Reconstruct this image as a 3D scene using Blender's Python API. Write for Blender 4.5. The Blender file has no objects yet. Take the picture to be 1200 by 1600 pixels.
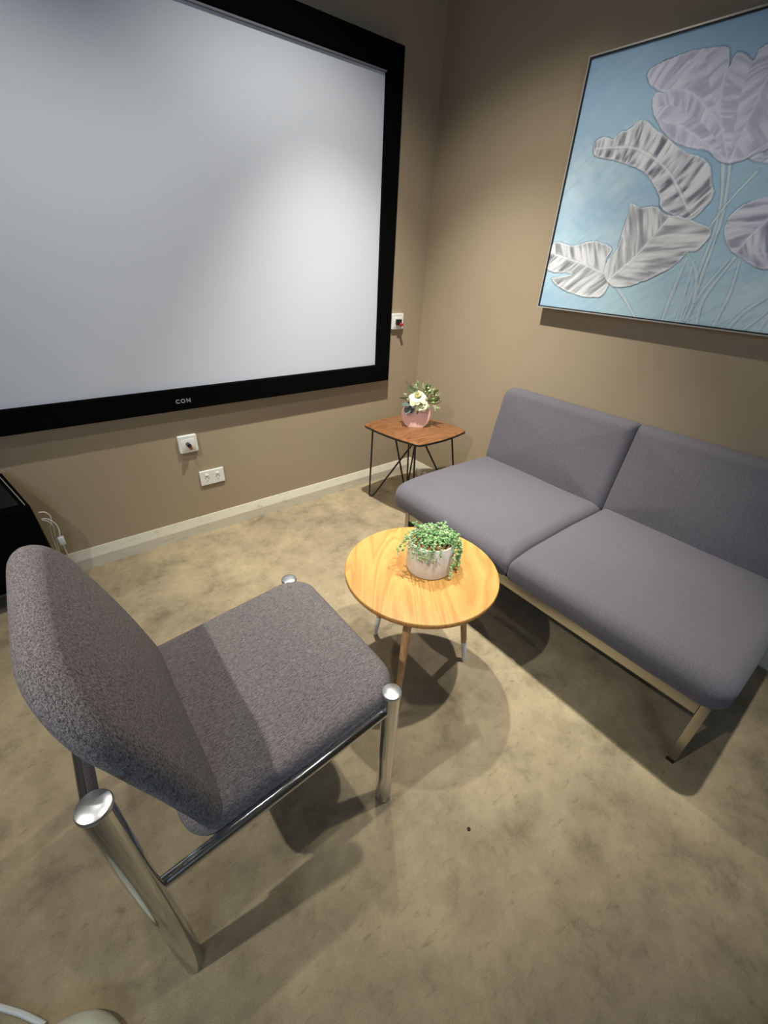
import bpy, bmesh, math, random
import numpy as np
from mathutils import Vector, Matrix, noise
R = math.radians
random.seed(7); np.random.seed(7)
sc = bpy.context.scene
COL = sc.collection

# ---------------------------------------------------------------- camera
cam_d = bpy.data.cameras.new('camera'); cam_d.sensor_fit = 'HORIZONTAL'; cam_d.sensor_width = 36
cam_d.lens = 666.31/1200*36; cam_d.clip_start = .02
cam = bpy.data.objects.new('camera', cam_d); COL.objects.link(cam); sc.camera = cam
rt, up, fw = Vector((0.784955,-0.617709,0.047773)), Vector((0.285094,0.42859,0.85734)), Vector((0.550061,0.659353,-0.512529))
M = Matrix((rt, up, -fw)).transposed().to_4x4(); M.translation = (-1.87152,-1.99916,1.26917)
cam.matrix_world = M

# ---------------------------------------------------------------- light
w = bpy.data.worlds.new('world'); sc.world = w; w.use_nodes = True
w.node_tree.nodes['Background'].inputs[0].default_value = (.8,.88,1,1)
w.node_tree.nodes['Background'].inputs[1].default_value = .1
sc.view_settings.view_transform = 'Standard'; sc.view_settings.look = 'None'
sc.view_settings.gamma = 1; sc.view_settings.use_curve_mapping = False
sc.view_settings.exposure = -0.03
WARM = (1,.80,.56)
def downlight(loc, aim, power, cone, blend, col=WARM, size=.022):
    d = bpy.data.lights.new('downlight','SPOT'); d.energy = power; d.spot_size = R(cone); d.spot_blend = blend
    d.color = col; d.shadow_soft_size = size
    o = bpy.data.objects.new('downlight', d); COL.objects.link(o); o.location = loc
    o.rotation_euler = (Vector(aim)-Vector(loc)).to_track_quat('-Z','Y').to_euler()
# ceiling downlights (positions triangulated from the shadows)
WARM = (1,.995,.93)
def area(loc, aim, power, sx, sy, col):
    d = bpy.data.lights.new('cool_fill','AREA'); d.shape = 'RECTANGLE'; d.size = sx; d.size_y = sy; d.energy = power; d.color = col
    o = bpy.data.objects.new('cool_fill', d); COL.objects.link(o); o.location = loc
    o.rotation_euler = (Vector(aim)-Vector(loc)).to_track_quat('-Z','Y').to_euler()
downlight((-.87,-.72,2.46), (-.44,-.52,0), 248, 74, 1, WARM)     # in the corner, tilted to wash both walls
downlight((-.87,-.72,2.46), (-.84,-.70,0), 46, 124, .6, WARM)    # the wide spill of the same lamp
downlight((-1.95,-.72,2.46), (-1.75,-.20,0), 50, 88, 1, WARM)     # next lamp along the screen wall
downlight((-.82,-1.75,2.46), (-.70,-1.42,0), 175, 52, 1, WARM)   # over the coffee table and sofa
downlight((-1.60,-1.66,2.46), (-1.50,-1.15,0), 30, 52, 1, WARM)  # over the chair
downlight((-3.0,-1.45,2.46), (-1.1,-.90,0), 140, 60, 1, WARM)  # further into the room
area((-3.2,-4.9,2.0), (-1.3,0,2.0), 64, 2.4, .8, (.46,.68,1))     # added cool fill for the ambient light from behind, no window built

# ---------------------------------------------------------------- materials
def srgb(r,g,b):
    f = lambda c: (c/255/12.92) if c/255 <= .04045 else ((c/255+.055)/1.055)**2.4
    return (f(r),f(g),f(b),1)
def mat(name, col, rough=.6, metal=0, **kw):
    m = bpy.data.materials.new(name); m.use_nodes = True
    b = m.node_tree.nodes['Principled BSDF']
    b.inputs['Base Color'].default_value = col; b.inputs['Roughness'].default_value = rough; b.inputs['Metallic'].default_value = metal
    for k,v in kw.items(): b.inputs[k.replace('_',' ')].default_value = v
    return m
class NT:
    def __init__(s, m): s.m = m; s.t = m.node_tree; s.b = s.t.nodes['Principled BSDF']; s._c = None
    def n(s, typ, ins={}, **at):
        o = s.t.nodes.new(typ)
        for k,v in at.items(): setattr(o,k,v)
        for k,v in ins.items():
            if hasattr(v,'is_output') or isinstance(v, bpy.types.NodeSocket): s.t.links.new(v, o.inputs[k])
            else: o.inputs[k].default_value = v
        return o
    def co(s, sx=1, sy=1, sz=1, rot=(0,0,0)):
        if s._c is None: s._c = s.n('ShaderNodeTexCoord').outputs['Object']
        return s.n('ShaderNodeMapping', {'Vector':s._c,'Scale':(sx,sy,sz),'Rotation':rot}).outputs[0]
    def noise(s, vec, scale, detail=3, rough=.55, dist=0):
        return s.n('ShaderNodeTexNoise', {'Vector':vec,'Scale':scale,'Detail':detail,'Roughness':rough,'Distortion':dist}).outputs['Fac']
    def ramp(s, fac, stops):
        r = s.n('ShaderNodeValToRGB', {'Fac':fac}); e = r.color_ramp.elements
        while len(e) < len(stops): e.new(.5)
        for el,(p,c) in zip(e, stops): el.position = p; el.color = c
        return r.outputs['Color']
    def mix(s, fac, a, b, blend='MIX'):
        return s.n('ShaderNodeMix', {'Factor':fac, 6:a, 7:b}, data_type='RGBA', blend_type=blend).outputs[2]
    def bump(s, h, strength, dist):
        s.t.links.new(s.n('ShaderNodeBump', {'Height':h,'Strength':strength,'Distance':dist}).outputs[0], s.b.inputs['Normal'])
    def color(s, c): s.t.links.new(c, s.b.inputs['Base Color'])
    def rough(s, c): s.t.links.new(c, s.b.inputs['Roughness'])
G = lambda v: (v,v,v,1)

def wall_material():
    m = mat('wall_paint', srgb(150,132,108), .8); t = NT(m)
    c = t.co(); t.color(t.ramp(t.noise(c,1.2,3), [(.3,srgb(158,139,113)),(.7,srgb(166,147,119))]))
    t.bump(t.noise(c,260,2), .12, .002); return m
def carpet_material():
    m = mat('carpet', srgb(140,122,98), 1); t = NT(m); c = t.co()
    m.node_tree.nodes['Principled BSDF'].inputs['Specular IOR Level'].default_value = .1
    big = t.ramp(t.noise(c,1.6,5,.6,.4), [(.3,srgb(150,134,110)),(.52,srgb(168,151,121)),(.75,srgb(180,164,130))])
    mid = t.ramp(t.noise(c,7,8,.72,.15), [(.32,G(.6)),(.45,G(.9)),(.62,G(1.13))])
    scuff = t.ramp(t.noise(t.co(1,2.2,1,(0,0,.7)),24,5,.65,.3), [(.30,G(.45)),(.42,G(1.0)),(1,G(1.0))])
    fine = t.ramp(t.noise(c,420,2,.6), [(.25,G(.8)),(.75,G(1.18))])
    a = t.mix(1,big,mid,'MULTIPLY'); a = t.mix(.45,a,scuff,'MULTIPLY'); a = t.mix(.7,a,fine,'MULTIPLY'); t.color(a)
    h = t.n('ShaderNodeMath', {0:t.noise(c,26,6,.7,.1), 1:t.noise(c,380,2,.7)}, operation='ADD').outputs[0]
    t.bump(h, .5, .006); return m
def fabric_material(name, dark, light, sx, sy, sz, bumpd=.0009, amt=.8, fleck=(.3,.72)):
    m = mat(name, dark, .92); t = NT(m); b = t.b
    b.inputs['Sheen Weight'].default_value = .12; b.inputs['Specular IOR Level'].default_value = .2
    c1 = t.co(sx,sy,sz); n1 = t.noise(c1,1,3,.7)
    n2 = t.noise(t.co(), 700, 2, .6)
    base = t.ramp(t.noise(t.co(),5,2), [(.3,dark),(.7,tuple(x*1.12 for x in dark[:3])+(1,))])
    f = t.n('ShaderNodeMath', {0:n1,1:n2}, operation='MULTIPLY').outputs[0]
    k = t.ramp(f, [(fleck[0]*.5,G(0)),(fleck[1]*.5,G(amt))])
    t.color(t.mix(k, base, light)); t.bump(t.n('ShaderNodeMath',{0:n1,1:n2},operation='ADD').outputs[0], .9, bumpd); return m
def wood_material(name, a, b, c3, axis_scale, scale, rough=.4, coat=0):
    m = mat(name, a, rough); t = NT(m); c = t.co(*axis_scale)
    d = t.noise(c, scale, 3, .5, 1.2)
    rings = t.n('ShaderNodeMath', {0:t.n('ShaderNodeMath', {0:d,1:16.0}, operation='MULTIPLY').outputs[0]}, operation='FRACT').outputs[0]
    col = t.ramp(rings, [(0,a),(.5,b),(.9,c3),(1,a)])
    fine = t.ramp(t.noise(t.co(*[s*9 for s in axis_scale]), scale*6, 3, .6), [(.3,G(.86)),(.7,G(1.08))])
    t.color(t.mix(.8, col, fine, 'MULTIPLY')); b_ = t.b
    b_.inputs['Coat Weight'].default_value = coat; b_.inputs['Coat Roughness'].default_value = .25
    return m
MAT = {}
MAT['wall'] = wall_material(); MAT['carpet'] = carpet_material()
MAT['ceiling'] = mat('ceiling_paint', srgb(140,134,126), .9)
MAT['skirting'] = mat('skirting_paint', srgb(205,196,172), .45)
_t = NT(MAT['skirting']); _t.color(_t.ramp(_t.noise(_t.co(1,1,4),14,5,.7), [(.28,srgb(172,160,138)),(.42,srgb(205,196,174)),(.8,srgb(212,203,182))]))
MAT['chair_fabric'] = fabric_material('chair_fabric', srgb(74,69,72), srgb(172,160,154), 110, 560, 300, .0018, .8, (.3,.7))
MAT['back_fabric'] = fabric_material('back_fabric', srgb(62,58,63), srgb(182,170,164), 430, 300, 140, .0026, .75, (.3,.72))
MAT['sofa_fabric'] = fabric_material('sofa_fabric', srgb(80,76,81), srgb(117,112,117), 260, 420, 60, .0006, .7, (.2,.8))
MAT['chrome'] = mat('chrome', G(.72), .09, 1)
MAT['chrome_cap'] = mat('brushed_chrome', G(.72), .34, 1)
MAT['steel'] = mat('brushed_steel', srgb(186,182,170), .36, 1)
MAT['black_metal'] = mat('black_metal', G(.01), .4)
MAT['black_velvet'] = mat('black_velvet', G(.0015), .95, Specular_IOR_Level=.05)
MAT['screen'] = mat('screen_fabric', srgb(198,200,206), .85)
_t = NT(MAT['screen']); _t.bump(_t.noise(_t.co(),500,2),.2,.001)
MAT['lit_bevel'] = mat('grey_lit_bevel', srgb(105,105,112), .6)  # lit tone of the bevel, set as a base colour
MAT['letter'] = mat('grey_lettering', srgb(125,125,125), .5)
MAT['plastic'] = mat('white_plastic', srgb(225,224,214), .3)
MAT['black_plastic'] = mat('black_plastic', G(.012), .35)
MAT['dark_slot'] = mat('dark_slot', G(.03), .6)
MAT['red_plastic'] = mat('red_plastic', srgb(170,50,50), .35)
MAT['copper'] = mat('copper_plastic', srgb(185,95,50), .35)
MAT['oak'] = wood_material('light_oak', srgb(194,142,72), srgb(206,156,84), srgb(184,130,64), (2.4,.35,1), 2.2, .5, .08)
MAT['oak_edge'] = wood_material('oak_edge', srgb(190,128,66), srgb(200,140,78), srgb(176,116,58), (3,3,.4), 3, .45)
MAT['beech'] = wood_material('beech_leg', srgb(200,150,98), srgb(212,163,112), srgb(188,138,86), (5,5,.5), 3, .4)
MAT['walnut'] = wood_material('walnut_veneer', srgb(126,82,48), srgb(150,100,60), srgb(108,68,40), (.5,2.6,1), 2.5, .3, .35)
MAT['foot'] = mat('white_foot', srgb(236,233,226), .25)
MAT['concrete'] = mat('pot_glaze', srgb(218,208,192), .6)
_t = NT(MAT['concrete']); _t.color(_t.ramp(_t.noise(_t.co(),22,4), [(.3,srgb(205,194,178)),(.6,srgb(222,213,198))])); _t.bump(_t.noise(_t.co(),60,3),.2,.002)
MAT['soil'] = mat('bark_chips', srgb(150,112,70), .9)
_t = NT(MAT['soil']); _t.color(_t.ramp(_t.noise(_t.co(),160,3), [(.35,srgb(84,60,38)),(.6,srgb(176,136,88))]))
MAT['bead'] = mat('succulent_green', srgb(112,150,92), .45)
_t = NT(MAT['bead']); _t.color(_t.ramp(_t.noise(_t.co(),40,2), [(.3,srgb(98,140,86)),(.55,srgb(150,184,124)),(.8,srgb(192,212,160))]))
MAT['pink'] = mat('pink_ceramic', srgb(240,192,176), .35)
MAT['cream'] = mat('cream_petal', srgb(240,235,192), .6, Subsurface_Weight=.15)
MAT['blue_leaf'] = mat('blue_green_leaf', srgb(88,104,94), .6)
MAT['pale_leaf'] = mat('pale_green_leaf', srgb(158,174,140), .6)
MAT['sprig'] = mat('sprig_green', srgb(120,140,80), .6)
MAT['cable'] = mat('white_cable', srgb(226,226,222), .4)
MAT['strip'] = mat('grey_strip', srgb(120,110,92), .5)
MAT['gloss_black'] = mat('gloss_black', G(.01), .08)
MAT['black_cloth'] = mat('black_cover', G(.006), .8)
MAT['cream_plastic'] = mat('cream_plastic', srgb(205,204,182), .4)
MAT['debris'] = mat('dark_debris', srgb(50,38,30), .9)

# ---------------------------------------------------------------- helpers
def tag(o, label=None, cat=None, group=None, kind=None):
    if label: o['label'] = label
    if cat: o['category'] = cat
    if group: o['group'] = group
    if kind: o['kind'] = kind
    return o
def thing(name, label, cat, loc=(0,0,0), rz=0, group=None):
    o = bpy.data.objects.new(name, None); COL.objects.link(o); o.location = loc; o.rotation_euler = (0,0,rz)
    o.empty_display_size = .05
    return tag(o, label, cat, group)
def obj(name, bm, m, parent=None, smooth=True, world=True):
    """link bm as one object; coordinates are in the parent's space"""
    me = bpy.data.meshes.new(name); bmesh.ops.recalc_face_normals(bm, faces=bm.faces[:]); bm.to_mesh(me); bm.free()
    for k in (m if isinstance(m,(list,tuple)) else [m]): me.materials.append(MAT[k])
    o = bpy.data.objects.new(name, me); COL.objects.link(o)
    if parent: o.parent = parent
    if smooth:
        for p in me.polygons: p.use_smooth = True
        try: me.set_sharp_from_angle(angle=R(40))
        except Exception: pass
    return o
def local(parent, co): return Vector(co) - Vector(parent.location)
def add_box(bm, lo, hi, bev=0, seg=2, mi=0):
    c = [(a+b)/2 for a,b in zip(lo,hi)]; s = [abs(b-a) for a,b in zip(lo,hi)]
    r = bmesh.ops.create_cube(bm, size=1, matrix=Matrix.Translation(c) @ Matrix.Diagonal((*s,1)))
    vs = r['verts']
    fs = set(f for v in vs for f in v.link_faces)
    for f in fs: f.material_index = mi
    if bev: bmesh.ops.bevel(bm, geom=list(set(e for v in vs for e in v.link_edges)), offset=bev, segments=seg, profile=.5, affect='EDGES', clamp_overlap=True)
    return bm
def ring_loft(bm, rings, close=True, cap0=True, cap1=True, mi=0):
    vr = [[bm.verts.new(p) for p in r] for r in rings]; n = len(rings[0])
    for a,b in zip(vr, vr[1:]):
        for i in range(n if close else n-1):
            j = (i+1) % n; f = bm.faces.new((a[i],a[j],b[j],b[i])); f.material_index = mi
    if cap0: bm.faces.new(vr[0][::-1]).material_index = mi
    if cap1: bm.faces.new(vr[-1]).material_index = mi
    return vr
def frame_of(d):
    d = d.normalized(); a = Vector((0,0,1)) if abs(d.z) < .9 else Vector((1,0,0))
    u = d.cross(a).normalized(); return u, d.cross(u).normalized()
def add_tube(bm, pts, r, n=12, caps=True, mi=0):
    pts = [Vector(p) for p in pts]; rr = r if isinstance(r,(list,tuple)) else [r]*len(pts)
    rings = []; u = None
    for i,p in enumerate(pts):
        d = (pts[min(i+1,len(pts)-1)] - pts[max(i-1,0)]).normalized()
        if u is None: u,_ = frame_of(d)
        else: u = (u - d*u.dot(d)).normalized()
        v = d.cross(u)
        rings.append([p + (u*math.cos(t)+v*math.sin(t))*rr[i] for t in [2*math.pi*k/n for k in range(n)]])
    ring_loft(bm, rings, cap0=caps, cap1=caps, mi=mi); return bm
def add_lathe(bm, prof, c=(0,0,0), n=48, mi=0, cap0=True, cap1=True):
    rings = [[(c[0]+r*math.cos(2*math.pi*k/n), c[1]+r*math.sin(2*math.pi*k/n), c[2]+z) for k in range(n)] for r,z in prof]
    ring_loft(bm, rings, mi=mi, cap0=cap0, cap1=cap1); return bm
def rrect(w, h, r, n=10):
    """rounded rectangle outline, centred, radius r (single or 4: ++,-+,--,+-)"""
    rs = r if isinstance(r,(list,tuple)) else [r]*4; out = []
    for (sx,sy,a0),q in zip(((1,1,0),(-1,1,90),(-1,-1,180),(1,-1,270)), rs):
        cx, cy = sx*(w/2-q), sy*(h/2-q)
        for k in range(n+1):
            a = R(a0+90*k/n); out.append((cx+q*math.cos(a), cy+q*math.sin(a)))
    # edge subdivisions for nicer crowns
    res = []
    for i,(a,b) in enumerate(zip(out, out[1:]+out[:1])):
        res.append(a); L = math.dist(a,b)
        if L > .03:
            k = int(L/.03)
            for j in range(1,k): t = j/k; res.append((a[0]+(b[0]-a[0])*t, a[1]+(b[1]-a[1])*t))
    return res
def pillow(w, h, R2, th, re, crown=.01, crown_b=0., mat4=None, wob=0, seg=7, seed=0, rtop=None):
    """padded cushion lying in XY, thickness in Z from 0 to th, soft edge radius re"""
    bm = bmesh.new(); base = rrect(w,h,R2); rings = []
    rt_ = rtop or re
    def inset(d):
        k0 = (w/2-d)/(w/2); k1 = (h/2-d)/(h/2); return [(x*k0,y*k1) for x,y in base]
    def ins(k): return [(x*k,y*k) for x,y in base]
    inner = [.03,.15,.3,.45,.6,.75,.88]
    kb = (min(w,h)/2-re)/(min(w,h)/2); kt = (min(w,h)/2-rt_)/(min(w,h)/2)
    cr = lambda k: max(0,1-k**2)
    A = inset(re)
    for k in inner: rings.append([(x*k,y*k, -crown_b*cr(k)) for x,y in A])
    for i in range(seg+1):
        a = R(90*i/seg); rings.append([(x,y,re*(1-math.cos(a))) for x,y in inset(re*(1-math.sin(a)))])
    B = inset(rt_)
    for i in range(seg+1):
        a = R(90*i/seg); rings.append([(x,y,th-rt_*(1-math.sin(a))) for x,y in inset(rt_*(1-math.cos(a)))])
    for k in inner[::-1]: rings.append([(x*k,y*k, th+crown*cr(k)) for x,y in B])
    if wob:
        o = Vector((seed*7.3,seed*3.1,0))
        rings = [[(x,y,z+wob*(noise.noise(Vector((x*4,y*4,z*4))+o))) for x,y,z in r] for r in rings]
    ring_loft(bm, rings)
    if mat4 is not None: bm.transform(mat4)
    return bm
def basis(o, x, y, z):
    m = Matrix((Vector(x),Vector(y),Vector(z))).transposed().to_4x4(); m.translation = o; return m

# ---------------------------------------------------------------- room shell
XL, YB, HC = -5.2, -5.0, 2.5
def shell(name, lo, hi, m):
    bm = bmesh.new(); add_box(bm, lo, hi); return tag(obj(name, bm, m, smooth=False), kind='structure')
shell('floor', (XL-.1,YB-.1,-.1), (.1,.1,0), 'carpet')
shell('ceiling', (XL-.1,YB-.1,HC), (.1,.1,HC+.1), 'ceiling')
shell('wall_left', (XL,0,0), (.1,.1,HC), 'wall')
shell('wall_right', (0,YB,0), (.1,0,HC), 'wall')
shell('wall_back', (XL,YB-.1,0), (.1,YB,HC), 'wall')
shell('wall_far_left', (XL-.1,YB,0), (XL,.1,HC), 'wall')
def skirting(name, pts):
    bm = bmesh.new(); prof = [(0,0),(.019,0),(.019,.052),(.017,.058),(.004,.092),(0,.093)]
    if name == 'baseboard_left': rings = [[(x,-d,z) for d,z in prof] for x in pts]
    else: rings = [[(-d,y,z) for d,z in prof] for y in pts]
    ring_loft(bm, rings); return tag(obj(name, bm, 'skirting', smooth=False), kind='structure')
skirting('baseboard_left', (XL,0)); skirting('baseboard_right', (-.0,YB))
tag(obj('carpet_crumb', add_lathe(bmesh.new(), [(.002,0),(.005,.001),(.004,.004),(.001,.005)], (-1.322,-1.757,0), 8), 'debris'),
    'tiny dark crumb on the open carpet right of the chair', 'crumb')

# ---------------------------------------------------------------- projector screen
xl, xr, zb, zt, bw, d0, d1 = -2.54, -.268, .657, 2.029, .0915, .012, .05
ps = thing('projection_screen', 'large white projection screen in a wide black frame on the left wall', 'projector screen', ((xl+xr)/2,0,zb))
def L(parent, bm): bm.transform(Matrix.Translation(-Vector(parent.location))); return bm
def frame_bar(a, b, c, d):   # outer a-b, inner c-d corners (x,z)
    bm = bmesh.new(); rings = []
    for (o,i) in ((a,c),(b,d)):
        mx, mz = i[0]+(o[0]-i[0])*.05, i[1]+(o[1]-i[1])*.05
        rings.append([(o[0],-.001,o[1]),(o[0],-d1+.003,o[1]),(o[0]+(i[0]-o[0])*.03,-d1,o[1]+(i[1]-o[1])*.03),(mx,-d1,mz),(i[0],-d1+.005,i[1]),(i[0],-.001,i[1])])
    ring_loft(bm, rings); return bm
O = [(xl,zb),(xr,zb),(xr,zt),(xl,zt)]; I = [(xl+bw,zb+bw),(xr-bw,zb+bw),(xr-bw,zt-bw),(xl+bw,zt-bw)]
for k in range(4):
    obj('frame_bar', L(ps, frame_bar(O[k],O[(k+1)%4],I[k],I[(k+1)%4])), 'black_velvet', ps, smooth=False)
bm = bmesh.new(); add_box(bm, (xl+bw,-.035,zb+bw), (xr-bw,-.028,zt-bw)); obj('screen_surface', L(ps,bm), 'screen', ps, smooth=False)
bm = bmesh.new(); rv=.006
add_box(bm, (xl+bw,-.046,zt-bw-rv), (xr-bw,-.035,zt-bw)); obj('lit_bevel_strip', L(ps,bm), 'lit_bevel', ps, smooth=False)  # grey strip stands in for light caught on the top bevel
tc = bpy.data.curves.new('lettering','FONT'); tc.body = 'CON'; tc.size = .0235; tc.extrude = .0008; tc.offset = .0009; tc.align_x = 'CENTER'; tc.align_y = 'CENTER'; tc.space_character = 1.35
to = bpy.data.objects.new('tmp', tc); COL.objects.link(to); bpy.context.view_layer.update()
me = bpy.data.meshes.new_from_object(to.evaluated_get(bpy.context.evaluated_depsgraph_get())); bpy.data.objects.remove(to)
me.transform(Matrix.Rotation(R(90),4,'X')); me.materials.clear(); me.materials.append(MAT['letter'])
lt = bpy.data.objects.new('lettering', me); COL.objects.link(lt); lt.parent = ps; lt.location = local(ps, (-1.404,-d1-.001,.696)); lt['label'] = 'grey raised letters CON'

# ---------------------------------------------------------------- wall plates
def plate(x0, x1, z0, z1, label, sub):
    t = thing('wall_plate', label, 'wall plate', ((x0+x1)/2,0,z0), group='single wall plates with a coloured plug')
    w_, h_ = x1-x0, z1-z0
    m4 = basis((0,0,h_/2),(1,0,0),(0,0,1),(0,-1,0))
    obj('cover', pillow(w_, h_, .006, .017, .004, 0, 0, m4), 'plastic', t)
    bm = bmesh.new(); add_box(bm, (-w_*.36,-.0185,h_*.12), (w_*.36,-.0165,h_*.80), .001); obj('panel', bm, 'plastic', t)
    if sub == 'round':
        bm = bmesh.new(); add_tube(bm, [(-.003,-.0175,h_*.52),(-.003,-.045,h_*.52)], .009, 16); add_tube(bm, [(-.003,-.045,h_*.52),(-.001,-.052,h_*.50)], .006, 12)
        p = obj('plug', bm, 'black_plastic', t); p['label'] = 'round black plug'
        bm = bmesh.new(); add_tube(bm, [(.004,-.0175,h_*.34),(.004,-.038,h_*.32)], .0075, 16)
        p = obj('plug', bm, 'copper', t); p['label'] = 'orange brown plug'
    else:
        bm = bmesh.new(); add_box(bm, (-.018,-.036,h_*.32), (.014,-.0175,h_*.66), .002)
        p = obj('plug', bm, 'black_plastic', t); p['label'] = 'square black plug'
        bm = bmesh.new(); add_tube(bm, [(.004,-.0175,h_*.36),(.005,-.050,h_*.34)], .0085, 16)
        p = obj('plug', bm, 'red_plastic', t); p['label'] = 'round red plug'
    return t
plate(-1.452,-1.368,.447,.530, 'white wall plate with black and orange plug below the screen', 'round')
plate(-.236,-.152,.922,1.004, 'white wall plate with black and red plug right beside the screen', 'square')
po = thing('power_outlet', 'white double power outlet low on the left wall above the baseboard', 'power outlet', (-1.2675,0,.3045))
# position from the plate's corners
po.location = (-1.3856+.0585, 0, 0.3349-.075)
obj('cover', pillow(.117, .075, .003, .010, .0025, 0, 0, basis((0,0,.0375),(1,0,0),(0,0,1),(0,-1,0))), 'plastic', po)
for s in (-1,1):
    bm = bmesh.new(); x = s*.026
    rings = [[(x+a, -.0095-d, .0545+z) for d,z in ((0,-.004),(.005,-.003),(.0025,.005),(0,.005))] for a in (-.008,.008)]
    ring_loft(bm, rings); obj('switch', bm, 'plastic', po, smooth=False)
    bm = bmesh.new()
    for (dx,dz,an) in ((-.0075,0,30),(.0075,0,-30),(0,-.013,0)):
        q = bmesh.new(); add_box(q, (-.001,-.0106,-.0035), (.001,-.0098,.0035)); q.transform(Matrix.Translation((x+dx,0,.034+dz)) @ Matrix.Rotation(R(an),4,'Y'))
        mm = bpy.data.meshes.new('t'); q.to_mesh(mm); q.free(); bm.from_mesh(mm); bpy.data.meshes.remove(mm)
    obj('socket_slots', bm, 'dark_slot', po, smooth=False)

# ---------------------------------------------------------------- painting
LEAVES={'leaf1': [(-1.014,1.827),(-1.052,1.838),(-1.117,1.846),(-1.174,1.844),(-1.226,1.834),(-1.24,1.819),(-1.25,1.788),(-1.258,1.818),(-1.29,1.802),(-1.309,1.789),(-1.313,1.811),(-1.33,1.819),(-1.358,1.818),(-1.412,1.785),(-1.463,1.722),(-1.469,1.652),(-1.448,1.606),(-1.427,1.588),(-1.404,1.58),(-1.375,1.567),(-1.341,1.562),(-1.305,1.573),(-1.27,1.599),(-1.22,1.61),(-1.156,1.634),(-1.117,1.661),(-1.084,1.694),(-1.061,1.72),(-1.049,1.75),(-1.058,1.765),(-1.081,1.761),(-1.032,1.786),(-1.012,1.811)],'leaf2': [(-0.878,1.658),(-0.908,1.674),(-0.945,1.663),(-0.965,1.679),(-0.996,1.682),(-1.036,1.703),(-1.085,1.671),(-1.119,1.655),(-1.158,1.628),(-1.21,1.599),(-1.256,1.583),(-1.292,1.557),(-1.312,1.516),(-1.328,1.492),(-1.323,1.462),(-1.301,1.432),(-1.278,1.42),(-1.213,1.441),(-1.179,1.461),(-1.166,1.488),(-1.128,1.528),(-1.085,1.562),(-1.021,1.586),(-0.965,1.604),(-0.889,1.624)],'leaf3': [(-1.073,1.472),(-1.113,1.46),(-1.16,1.462),(-1.206,1.438),(-1.246,1.431),(-1.308,1.414),(-1.355,1.397),(-1.36,1.369),(-1.338,1.337),(-1.312,1.33),(-1.289,1.295),(-1.234,1.257),(-1.192,1.236),(-1.147,1.218),(-1.095,1.214),(-1.054,1.239),(-1.044,1.27),(-1.048,1.301),(-1.071,1.339),(-1.071,1.389),(-1.076,1.438)],'leaf4': [(-0.803,1.354),(-0.88,1.343),(-0.964,1.359),(-1.013,1.352),(-1.05,1.334),(-1.039,1.3),(-1.051,1.262),(-1.077,1.225),(-1.059,1.179),(-1.004,1.17),(-0.951,1.174),(-0.871,1.194),(-0.823,1.225),(-0.86,1.232),(-0.909,1.247),(-0.798,1.254),(-0.788,1.309)],'leaf5': [(-1.398,1.388),(-1.396,1.424),(-1.415,1.453),(-1.45,1.469),(-1.476,1.473),(-1.521,1.471),(-1.578,1.426),(-1.601,1.359),(-1.589,1.313),(-1.551,1.293),(-1.515,1.298),(-1.469,1.321),(-1.428,1.345)],'leaf6': [(-1.388,1.571),(-1.405,1.59),(-1.444,1.602),(-1.506,1.59),(-1.535,1.557),(-1.502,1.54),(-1.442,1.553)]}
VEINS={'leaf1': [[(-1.341,1.562),(-1.263,1.696),(-1.243,1.789)],[(-1.34,1.565),(-1.352,1.678),(-1.359,1.749)],[(-1.34,1.565),(-1.188,1.658),(-1.099,1.692)],[(-1.295,1.645),(-1.167,1.747),(-1.078,1.767)]],'leaf2': [[(-0.891,1.643),(-1.039,1.628),(-1.17,1.555),(-1.266,1.452)]],'leaf3': [[(-1.22,1.431),(-1.147,1.318),(-1.072,1.24)]],'leaf4': [[(-0.791,1.317),(-0.938,1.285),(-1.049,1.254)]],'leaf5': [[(-1.449,1.323),(-1.467,1.37),(-1.517,1.444)]],'leaf6': [[(-1.396,1.57),(-1.515,1.569)]]}
STEMS=[[(-1.344,1.562),(-1.375,1.431),(-1.382,1.259),(-1.39,1.124)],[(-1.325,1.563),(-1.365,1.431),(-1.369,1.265),(-1.373,1.13)],[(-1.422,1.536),(-1.375,1.46),(-1.35,1.394)],[(-1.454,1.32),(-1.412,1.199),(-1.421,1.121)],[(-1.471,1.308),(-1.479,1.218),(-1.471,1.12)],[(-1.44,1.314),(-1.398,1.218),(-1.381,1.13)],[(-1.317,1.316),(-1.31,1.219),(-1.307,1.121)],[(-1.341,1.31),(-1.349,1.215),(-1.354,1.12)],[(-1.312,1.33),(-1.363,1.271),(-1.387,1.189)],[(-1.109,1.211),(-1.153,1.175),(-1.212,1.118)],[(-1.574,1.213),(-1.537,1.17),(-1.512,1.118)],[(-1.622,1.224),(-1.58,1.155),(-1.552,1.117)],[(-1.605,1.302),(-1.611,1.223),(-1.596,1.116)]]
y0, y1, z0p, z1p = -.785, -1.985, 1.113, 1.902
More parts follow.
